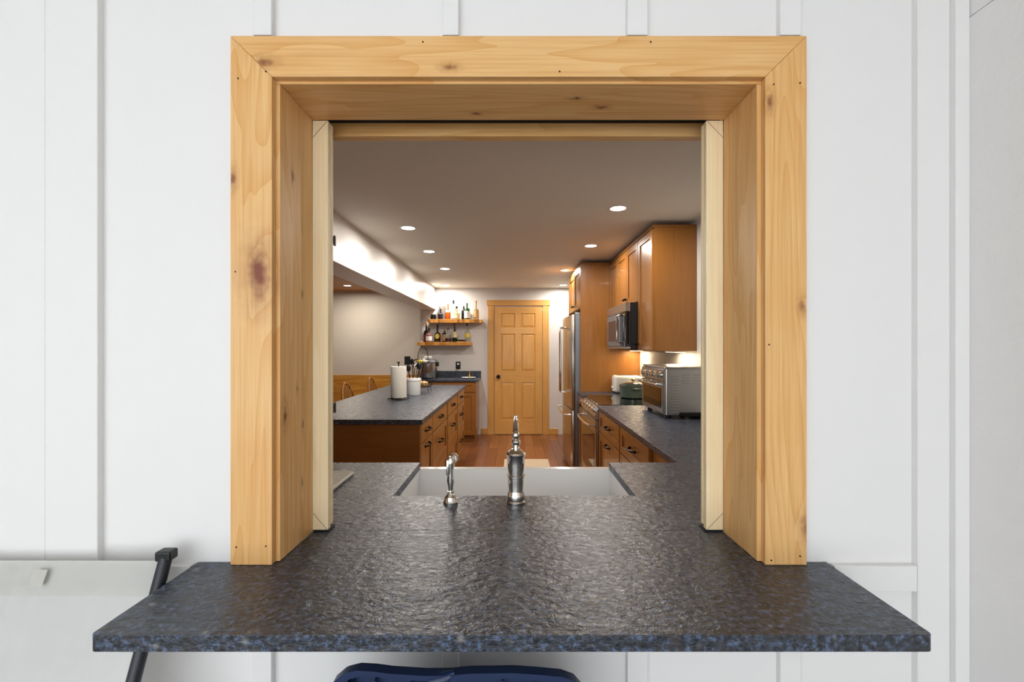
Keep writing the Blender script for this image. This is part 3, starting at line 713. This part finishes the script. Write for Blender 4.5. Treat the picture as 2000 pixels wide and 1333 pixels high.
# ------------------------------------------------------------------ upper cabinets, microwave, range
UX = 1.038
def upper(y0, y1, z0, z1, lab, ndoor, kn_side, fx_=UX, endp=False):
    t = thing('wall_cabinet', (1.19, (y0+y1)/2, z0), lab, 'cabinet', 'wall cabinets over the right counter')
    carcass(t, fx_, XR-.002, y0+.0005, y1-.0005, z0, z1)
    w_ = (y1-y0)/ndoor
    for i in range(ndoor):
        d = shaker(t, 'cabinet_door', 'x', fx_, -1, y0+i*w_+.002, y0+(i+1)*w_-.002, z0+.003, z1-.012)
        ky = {'far': y0+(i+1)*w_-.03, 'near': y0+i*w_+.03, 'mid': y0+w_+(-.03 if i == 0 else .03)}[kn_side]
        knob(d, 'x', fx_, -1, ky, z0+.055)
    MB().box(fx_-.012, XR-.002, y0+.001, y1-.001, z1, z1+.022, .002).build('top_trim', 'cab', t)
    return t
upper(3.36, 3.745, 1.365, 2.278, 'tall stained wall cabinet beside microwave above the toaster oven', 1, 'far')
upper(3.7455, 4.505, 1.766, 2.278, 'short two-door stained wall cabinet above the microwave', 2, 'mid')
upper(4.5055, 4.878, 1.365, 2.278, 'stained wall cabinet between microwave and refrigerator panel', 1, 'near')
ren = upper(4.922, 5.90, 1.815, 2.278, 'two-door stained cabinet with tall side panels enclosing the refrigerator', 2, 'mid', .735)
for i, y in enumerate((4.8795, 5.9015)):
    MB().box(.712, XR-.002, y, y+.02, .0005, 2.278, .001).box(.712, XR-.002, y, y+.02, 2.2785, 2.30, .001).build('side_panel', 'cab', ren)
mw = thing('microwave', (1.13, 4.125, 1.378), 'stainless over-range microwave with black sides under wall cabinet', 'microwave')
my0, my1, mz0, mz1, mx = 3.757, 4.495, 1.378, 1.764, .962
MB().box(mx, XR-.003, my0, my1, mz0, mz1, .003).build('body', 'black', mw)
dm = MB().box(.918, mx-.0005, my0, my1, mz1-.075, mz1-.002, .003).box(.918, mx-.0005, my0, my1, mz0, mz0+.020, .002).build('steel_trim', 'steel', mw)
MB().box(.920, mx-.0005, my0+.001, my1-.001, mz0+.021, mz1-.076, .002).build('door', 'glass_blk', mw)
MB().box(.9175, .9195, my0+.185, my1-.012, mz0+.024, mz1-.079).build('door_frame', 'steel_dk', mw)
MB().box(.9160, .9172, my0+.23, my1-.07, mz0+.07, mz1-.13).build('window_glass', 'mwglass', mw)
MB().tube([(.918, my0+.165, mz0+.05), (.885, my0+.165, mz0+.06), (.885, my0+.165, mz1-.105), (.918, my0+.165, mz1-.095)], .008, 10).build('handle', 'chrome', mw, True)
# under-cabinet strips
for i, (y0, y1) in enumerate(((3.42, 3.70), (4.55, 4.84))):
    t = thing('under_cabinet_light', (1.25, (y0+y1)/2, 1.353), ('slim warm strip light under the cabinet over the toaster oven', 'slim warm strip light under cabinet over the white toaster')[i], 'strip light')
    MB().box(1.22, 1.30, y0, y1, 1.354, 1.3645, .002).build('housing', 'plasticw', t)
    MB().box(1.23, 1.29, y0+.01, y1-.01, 1.352, 1.3545).build('lens', 'ucl', t)
    l = bpy.data.lights.new('strip', 'AREA'); l.shape = 'RECTANGLE'; l.size = .05; l.size_y = y1-y0-.02; l.energy = 2.2; l.color = (1, .8, .5)
    o = bpy.data.objects.new('strip', l); COL.objects.link(o); o.location = (1.26, (y0+y1)/2, 1.350)
rg = thing('range', (1.02, 4.12, 0), 'stainless slide-in range with knobs and black glass cooktop', 'range')
ry0, ry1 = 3.738, 4.503
MB().box(.72, XR-.008, ry0, ry1, .02, .905, .002).build('body', 'steel_dk', rg)
MB().box(.700, XR-.008, ry0-.0005, ry1+.0005, .9055, .9185, .002).build('cooktop', 'glass_blk', rg)
MB().prism([(.720, .80), (.672, .80), (.664, .83), (.700, .905), (.720, .905)], ry0, ry1, 'xz', .002)
pn = MB(); bm = bmesh.new()
pts = [(.7195, .795), (.672, .795), (.662, .825), (.694, .904), (.7195, .904)]
A = [bm.verts.new((p[0], ry0, p[1])) for p in pts]; B = [bm.verts.new((p[0], ry1, p[1])) for p in pts]
bm.faces.new(A); bm.faces.new(B[::-1])
for i in range(5): bm.faces.new((A[i], B[i], B[(i+1) % 5], A[(i+1) % 5]))
bmesh.ops.recalc_face_normals(bm, faces=bm.faces[:]); pn._add(bm); pn.build('control_panel', 'steel', rg)
nrm = Vector((-.079, 0, .032)).normalized()
for i in range(5):
    c = Vector((.676, ry0+.09+i*.146, .865)); 
    MB().tube([c, c+nrm*.012, c+nrm*.013, c+nrm*.034], [.024, .024, .019, .017], 16).build('control_knob', 'chrome', rg, True)
od = MB().box(.670, .7195, ry0+.002, ry1-.002, .20, .788, .004, 2).build('oven_door', 'steel', rg)
MB().box(.6675, .671, ry0+.07, ry1-.07, .29, .67, .001).build('oven_glass', 'glass_blk', od)
MB().tube([(.670, ry0+.04, .735), (.628, ry0+.055, .735), (.615, ry0+.2, .735), (.612, (ry0+ry1)/2, .735), (.615, ry1-.2, .735), (.628, ry1-.055, .735), (.670, ry1-.04, .735)], .012, 10).build('oven_handle', 'chrome', od, True)
MB().box(.672, .7195, ry0+.002, ry1-.002, .06, .193, .004, 2).build('warming_drawer', 'steel', rg)

# refrigerator
rf = thing('refrigerator', (1.0, 5.40, 0), 'stainless french-door refrigerator with bar handles beside the pantry door', 'refrigerator')
fy0, fy1 = 4.925, 5.885
MB().box(.662, XR-.05, fy0, fy1, .03, 1.745, .003).build('body', 'steel_dk', rf)
MB().box(.69, 1.2, fy0+.01, fy1-.01, .0005, .03).build('base_grille', 'black', rf)
def fdoor(y0, y1, z0, z1, nm):
    pts = [(.657, y0), (.657, y1)]; n = 10
    for i in range(n+1):
        y = y1-(y1-y0)*i/n; g = (y-fy0)/(fy1-fy0)
        pts.append((.630-.020*math.sin(PI*g)**.8, y))
    return MB().prism(pts, z0, z1, 'xy', .004).build(nm, 'steel', rf, True)
ymid = (fy0+fy1)/2
dA = fdoor(fy0+.001, ymid-.002, .715, 1.745, 'door'); dB = fdoor(ymid+.002, fy1-.001, .715, 1.745, 'door'); dC = fdoor(fy0+.001, fy1-.001, .06, .705, 'freezer_drawer')
for d, y in ((dA, ymid-.045), (dB, ymid+.045)):
    MB().tube([(.612, y, .86), (.552, y, .862), (.548, y, .88), (.548, y, 1.60), (.552, y, 1.62), (.612, y, 1.622)], .010, 10).build('bar_handle', 'chrome', d, True)
MB().tube([(.625, fy0+.10, .645), (.56, fy0+.105, .648), (.550, fy0+.16, .648), (.542, ymid, .648), (.550, fy1-.16, .648), (.56, fy1-.105, .648), (.625, fy1-.10, .645)], .010, 10).build('bar_handle', 'chrome', dC, True)
MB().box(.664, .72, fy0+.02, fy0+.07, 1.7455, 1.768, .004, 2).build('hinge_cover', 'steel_dk', rf)

# ------------------------------------------------------------------ things on the right counter
tov = thing('toaster_oven', (1.16, 3.28, .915), 'large stainless toaster oven with louvred side on counter', 'toaster oven')
tx0, tx1, ty0, ty1, tz0, tz1 = .99, 1.335, 3.03, 3.53, .937, 1.262
MB().box(tx0+.02, tx1, ty0, ty1, tz0, tz1-.004, .006, 2).build('body', 'steel', tov)
MB().box(tx0+.01, tx1+.003, ty0-.004, ty1+.004, tz1-.016, tz1, .005, 2).build('top_cover', 'steel', tov)
for i in range(14):
    z = 1.195-i*.0185
    MB().box(tx0+.055, tx0+.10, ty0-.0035, ty0+.001, z, z+.007, .0015).build('louvre', 'steel', tov)
for c in range(1, 4):
    for i in range(4):
        z = 1.205-i*.0185
        MB().box(tx0+.055+c*.075, tx0+.10+c*.075, ty0-.0035, ty0+.001, z, z+.007, .0015).build('louvre', 'steel', tov)
MB().box(tx0+.002, tx0+.0195, ty0, ty1, 1.165, tz1-.017, .003).build('control_panel', 'steel', tov)
for i in range(4):
    y = ty0+.07+i*.12
    MB().lathe([(0, 0), (.024, 0), (.022, .024), (.018, .028), (0, .028)], (tx0+.001, y, 1.205), 18, 'x').bm.free()
    MB().tube([(tx0+.003, y, 1.205), (tx0-.020, y, 1.205), (tx0-.024, y, 1.205)], [.023, .021, .017], 18).build('control_knob', 'chrome', tov, True)
od = MB().box(tx0+.002, tx0+.0195, ty0+.003, ty1-.003, tz0+.012, 1.158, .003).build('glass_door', 'steel', tov)
MB().box(tx0-.001, tx0+.003, ty0+.045, ty1-.045, tz0+.045, 1.115, .001).build('door_glass', 'glass_blk', od)
MB().tube([(tx0+.004, ty0+.03, 1.137), (tx0-.030, ty0+.032, 1.140), (tx0-.032, ty0+.06, 1.140), (tx0-.032, ty1-.06, 1.140), (tx0-.030, ty1-.032, 1.140), (tx0+.004, ty1-.03, 1.137)], .009, 10).build('door_handle', 'chrome', od, True)
MB().box(tx0+.11, tx0+.26, ty0-.006, ty0+.02, tz0-.006, tz0+.022, .004).build('side_vent', 'black', tov)
for x in (tx0+.05, tx1-.05):
    for y in (ty0+.05, ty1-.05): MB().lathe([(0, .0003), (.018, .0003), (.020, .018), (.020, .024), (0, .024)], (x, y, .915), 14).build('foot', 'black', tov, True)

tq = thing('toaster', (1.17, 4.74, .915), 'white two-slice toaster against the refrigerator panel', 'toaster')
MB().box(1.035, 1.305, 4.655, 4.845, .922, 1.098, .028, 4).build('body', 'plasticw', tq, True)
MB().box(1.05, 1.29, 4.67, 4.83, .9155, .924).build('base', 'black', tq)
for y in (4.72, 4.78): MB().box(1.07, 1.27, y-.012, y+.012, 1.0965, 1.0995).build('slot', 'black', tq)
MB().box(1.018, 1.036, 4.73, 4.77, .965, .985, .004, 2).build('lever', 'plasticw', tq)
MB().tube([(1.036, 4.70, .945), (1.022, 4.70, .945)], .010, 12).build('dial', 'plasticw', tq, True)
gx, gy, gz = 1.117, 4.27, .9187
po = thing('dutch_oven', (gx, gy, gz), 'dark green enamel dutch oven with lid on the cooktop', 'pot')
MB().lathe([(0, .0004), (.105, .0004), (.118, .008), (.126, .10), (.128, .112), (.121, .112), (.113, .012), (0, .010)], (gx, gy, gz), 36).build('pot_body', 'green', po, True)
MB().lathe([(.130, .112), (.130, .119), (.118, .127), (.07, .143), (.02, .149), (0, .149)], (gx, gy, gz), 36).build('lid', 'green', po, True)
MB().lathe([(0, .148), (.010, .148), (.008, .158), (.022, .166), (.023, .171), (.015, .175), (0, .176)], (gx, gy, gz), 18).build('lid_knob', 'brass', po, True)
for s_ in (-1, 1):
    MB().tube([(gx-.035, gy+s_*.120, gz+.092), (gx-.030, gy+s_*.152, gz+.095), (gx+.030, gy+s_*.152, gz+.095), (gx+.035, gy+s_*.120, gz+.092)], .008, 10).build('side_handle', 'green', po, True)
kx, ky = 1.255, 4.59
solo(MB().lathe([(0, .0004), (.045, .0004), (.05, .006), (.055, .11), (.052, .15), (.044, .16), (.046, .165), (.03, .178), (0, .182)], (kx, ky, .915), 24), 'lidded_canister', 'plasticw', (kx, ky, .915), 'small cream lidded canister between toaster and dutch oven', 'canister', smooth=True)
solo(MB().box(-.12, .42, 5.15, 5.62, .0006, .010, .003), 'floor_mat', 'rug', (.15, 5.4, 0), 'beige floor mat lying in the aisle before the door', 'mat')

# ------------------------------------------------------------------ windsor chairs at the island
def windsor(x, y, lab):
    t = thing('windsor_chair', (x, y, 0), lab, 'chair', 'windsor chairs tucked at the island')
    L = dict(local=True)
    MB().lathe([(0, .425), (.17, .428), (.205, .44), (.205, .452), (.19, .458), (.08, .449), (0, .447)], (0, 0, 0), 26, sx=.95, sy=1.05).build('seat', 'oak', t, True, True)
    for a, b in ((-.13, -.14), (-.13, .14), (.13, -.14), (.13, .14)):
        MB().tube([(a, b, .435), (a*1.15, b*1.15, .30), (a*1.35, b*1.35, .12), (a*1.45, b*1.45, .001)], [.014, .019, .015, .011], 10).build('leg', 'oak', t, True, True)
    MB().tube([(-.165, -.175, .19), (.165, -.175, .19)], .009, 8).tube([(-.165, .175, .19), (.165, .175, .19)], .009, 8).tube([(0, -.175, .19), (0, .175, .19)], .009, 8).build('stretcher', 'oak', t, True, True)
    hp = []
    for i in range(25):
        q = PI*i/24; sy_ = -math.cos(q); hz = math.sin(q)**.75
        hp.append((-.155-.125*hz, .20*sy_*(1+.12*math.sin(q)), .45+.54*hz))
    MB().tube(hp, .012, 10).build('bow', 'oak', t, True, True)
    for i in range(-3, 4):
        yb = i*.042; yt = i*.056; zt = .45+.54*max(.05, 1-(abs(yt)/.222)**2.4)**.62
        fr = (zt-.45)/.54
        MB().tube([(-.150, yb, .448), (-.150-.055*fr, (yb+yt)/2, .45+(zt-.45)*.45), (-.155-.125*fr, yt, zt)], [.006, .009, .006], 8).build('spindle', 'oak', t, True, True)
windsor(-1.60, 5.06, 'oak windsor chair tucked at the island beside the paper towels')
windsor(-1.60, 5.95, 'oak windsor chair at the far end of the island')

# ------------------------------------------------------------------ porch furniture
sl = thing('sling_chair', (-1.035, .62, -.02), 'grey mesh sling patio chair leaning by the granite ledge', 'patio chair')
def rail_pts(x): return [(x, .962, .954), (x, .878, .748), (x, .740, .410), (x, .700, .385), (x, .62, .375), (x, .22, .405)]
for x in (-.735, -1.335):
    MB().tube(rail_pts(x), .0125, 12).build('side_rail', 'frame', sl, True)
    MB().box(x-.016, x+.016, .949, .976, .945, .966, .004, 2).build('end_cap', 'black', sl)
    MB().tube([(x, .70, .385), (x, .80, .18), (x, .86, -.019)], .0125, 10).build('leg', 'frame', sl, True)
    MB().tube([(x, .30, .40), (x, .26, .18), (x, .24, -.019)], .0125, 10).build('leg', 'frame', sl, True)
MB().tube([(-.735, .26, .18), (-1.335, .26, .18)], .010, 10).build('cross_bar', 'frame', sl, True)
def sling(pr, x0, x1, nx=14, sag=.012, th=.002):
    bm = bmesh.new(); G = []
    for (y, z, ny, nz) in pr:
        row = []
        for i in range(nx+1):
            t_ = i/nx; k_ = math.sin(PI*t_)*sag
            row.append(bm.verts.new((x0+(x1-x0)*t_, y+ny*k_, z+nz*k_)))
        G.append(row)
    for a, b in zip(G, G[1:]):
        for i in range(nx): bm.faces.new((a[i], a[i+1], b[i+1], b[i]))
    r = bmesh.ops.solidify(bm, geom=bm.faces[:], thickness=th)
    bmesh.ops.recalc_face_normals(bm, faces=bm.faces[:]); mb = MB(); mb._add(bm); return mb
prof = []
for i in range(12):
    t_ = i/11; prof.append((.953-.213*t_, .945-.535*t_, .93, -.37))
sling(prof, -1.345, -.738).build('back_sling', 'sling', sl, True)
sling([(.951-.0135*j*.9, .9475-.034*j*.9, .93, -.37) for j in range(3)], -1.345, -.738, th=.0035).build('top_hem', 'slinghem', sl, True)
sling([(.70, .388, 0, -1), (.55, .382, 0, -1), (.40, .395, 0, -1), (.24, .405, 0, -1)], -1.345, -.738).build('seat_sling', 'sling', sl, True)
sling([(.951-.01215*j+.0106-.0105, .9475-.0306*j-.0042+.0024, 0, 0) for j in (.45, .9, 1.4)], -.995, -.969, 2, 0, .001).build('sewn_tag', 'lab_white', sl)
sling([(.9425-.0012*j, .924-.003*j, .93, -.37) for j in range(2)], -1.345, -.738, th=.0045).build('stitching', 'lab_white', sl)

rc = thing('resin_chair', (-.10, .82, -.02), 'folded navy plastic chair with ribbed back under the ledge', 'patio chair')
op = [(-.30, .02), (-.335, .45), (-.338, .70), (-.330, .775), (-.318, .805), (-.300, .820), (-.278, .8255), (-.25, .824), (-.22, .820), (-.157, .816), (-.115, .8165), (-.076, .820), (0, .821), (.045, .818), (.086, .814), (.108, .806), (.124, .788), (.133, .75), (.136, .70), (.133, .45), (.10, .02)]
inner = [(p[0]+(.010 if p[0] < -.1 else -.010), p[1]-.010) for p in op]
bm = bmesh.new()
def ringv(pts, y): return [bm.verts.new((p[0], y, p[1])) for p in pts]
a, b, c, d = ringv(op, .800), ringv(op, .818), ringv(inner, .800), ringv(inner, .818)
for i in range(len(op)-1):
    for p, q in ((a, b), (c, a), (d, c)): bm.faces.new((p[i], p[i+1], q[i+1], q[i]))
bmesh.ops.recalc_face_normals(bm, faces=bm.faces[:]); mb = MB(); mb._add(bm); mb.build('back_rim', 'resin', rc, True)
MB().prism([(p[0]*.995-.0005, p[1]-.004) for p in op], .8185, .826, 'xz').build('back_panel', 'resin', rc)
for x in (-.302, -.294, -.286, -.245, -.02, .035, .085):
    MB().box(x-.0015, x+.0015, .802, .8183, .45, .806 if x > -.28 else .800).build('rib', 'resin', rc)
MB().box(-.325, -.28, .803, .8183, .782, .786).build('cross_rib', 'resin', rc)
MB().tube([(-.150, .806, .800), (-.120, .806, .809), (-.105, .808, .816)], [.012, .010, .006], 10).ball((-.168, .806, .797), .015, (1.2, .5, .6)).build('folding_catch', 'resin', rc, True)
MB().box(-.30, .10, .740, .798, .34, .40, .008, 2).build('folded_seat', 'resin', rc)
for x in (-.305, .105):
    MB().box(x-.018, x+.018, .760, .798, -.0195, .42, .006, 2).build('leg', 'resin', rc)
    MB().box(x-.018, x+.018, .836, .866, -.0195, .60, .006, 2).build('leg', 'resin', rc)
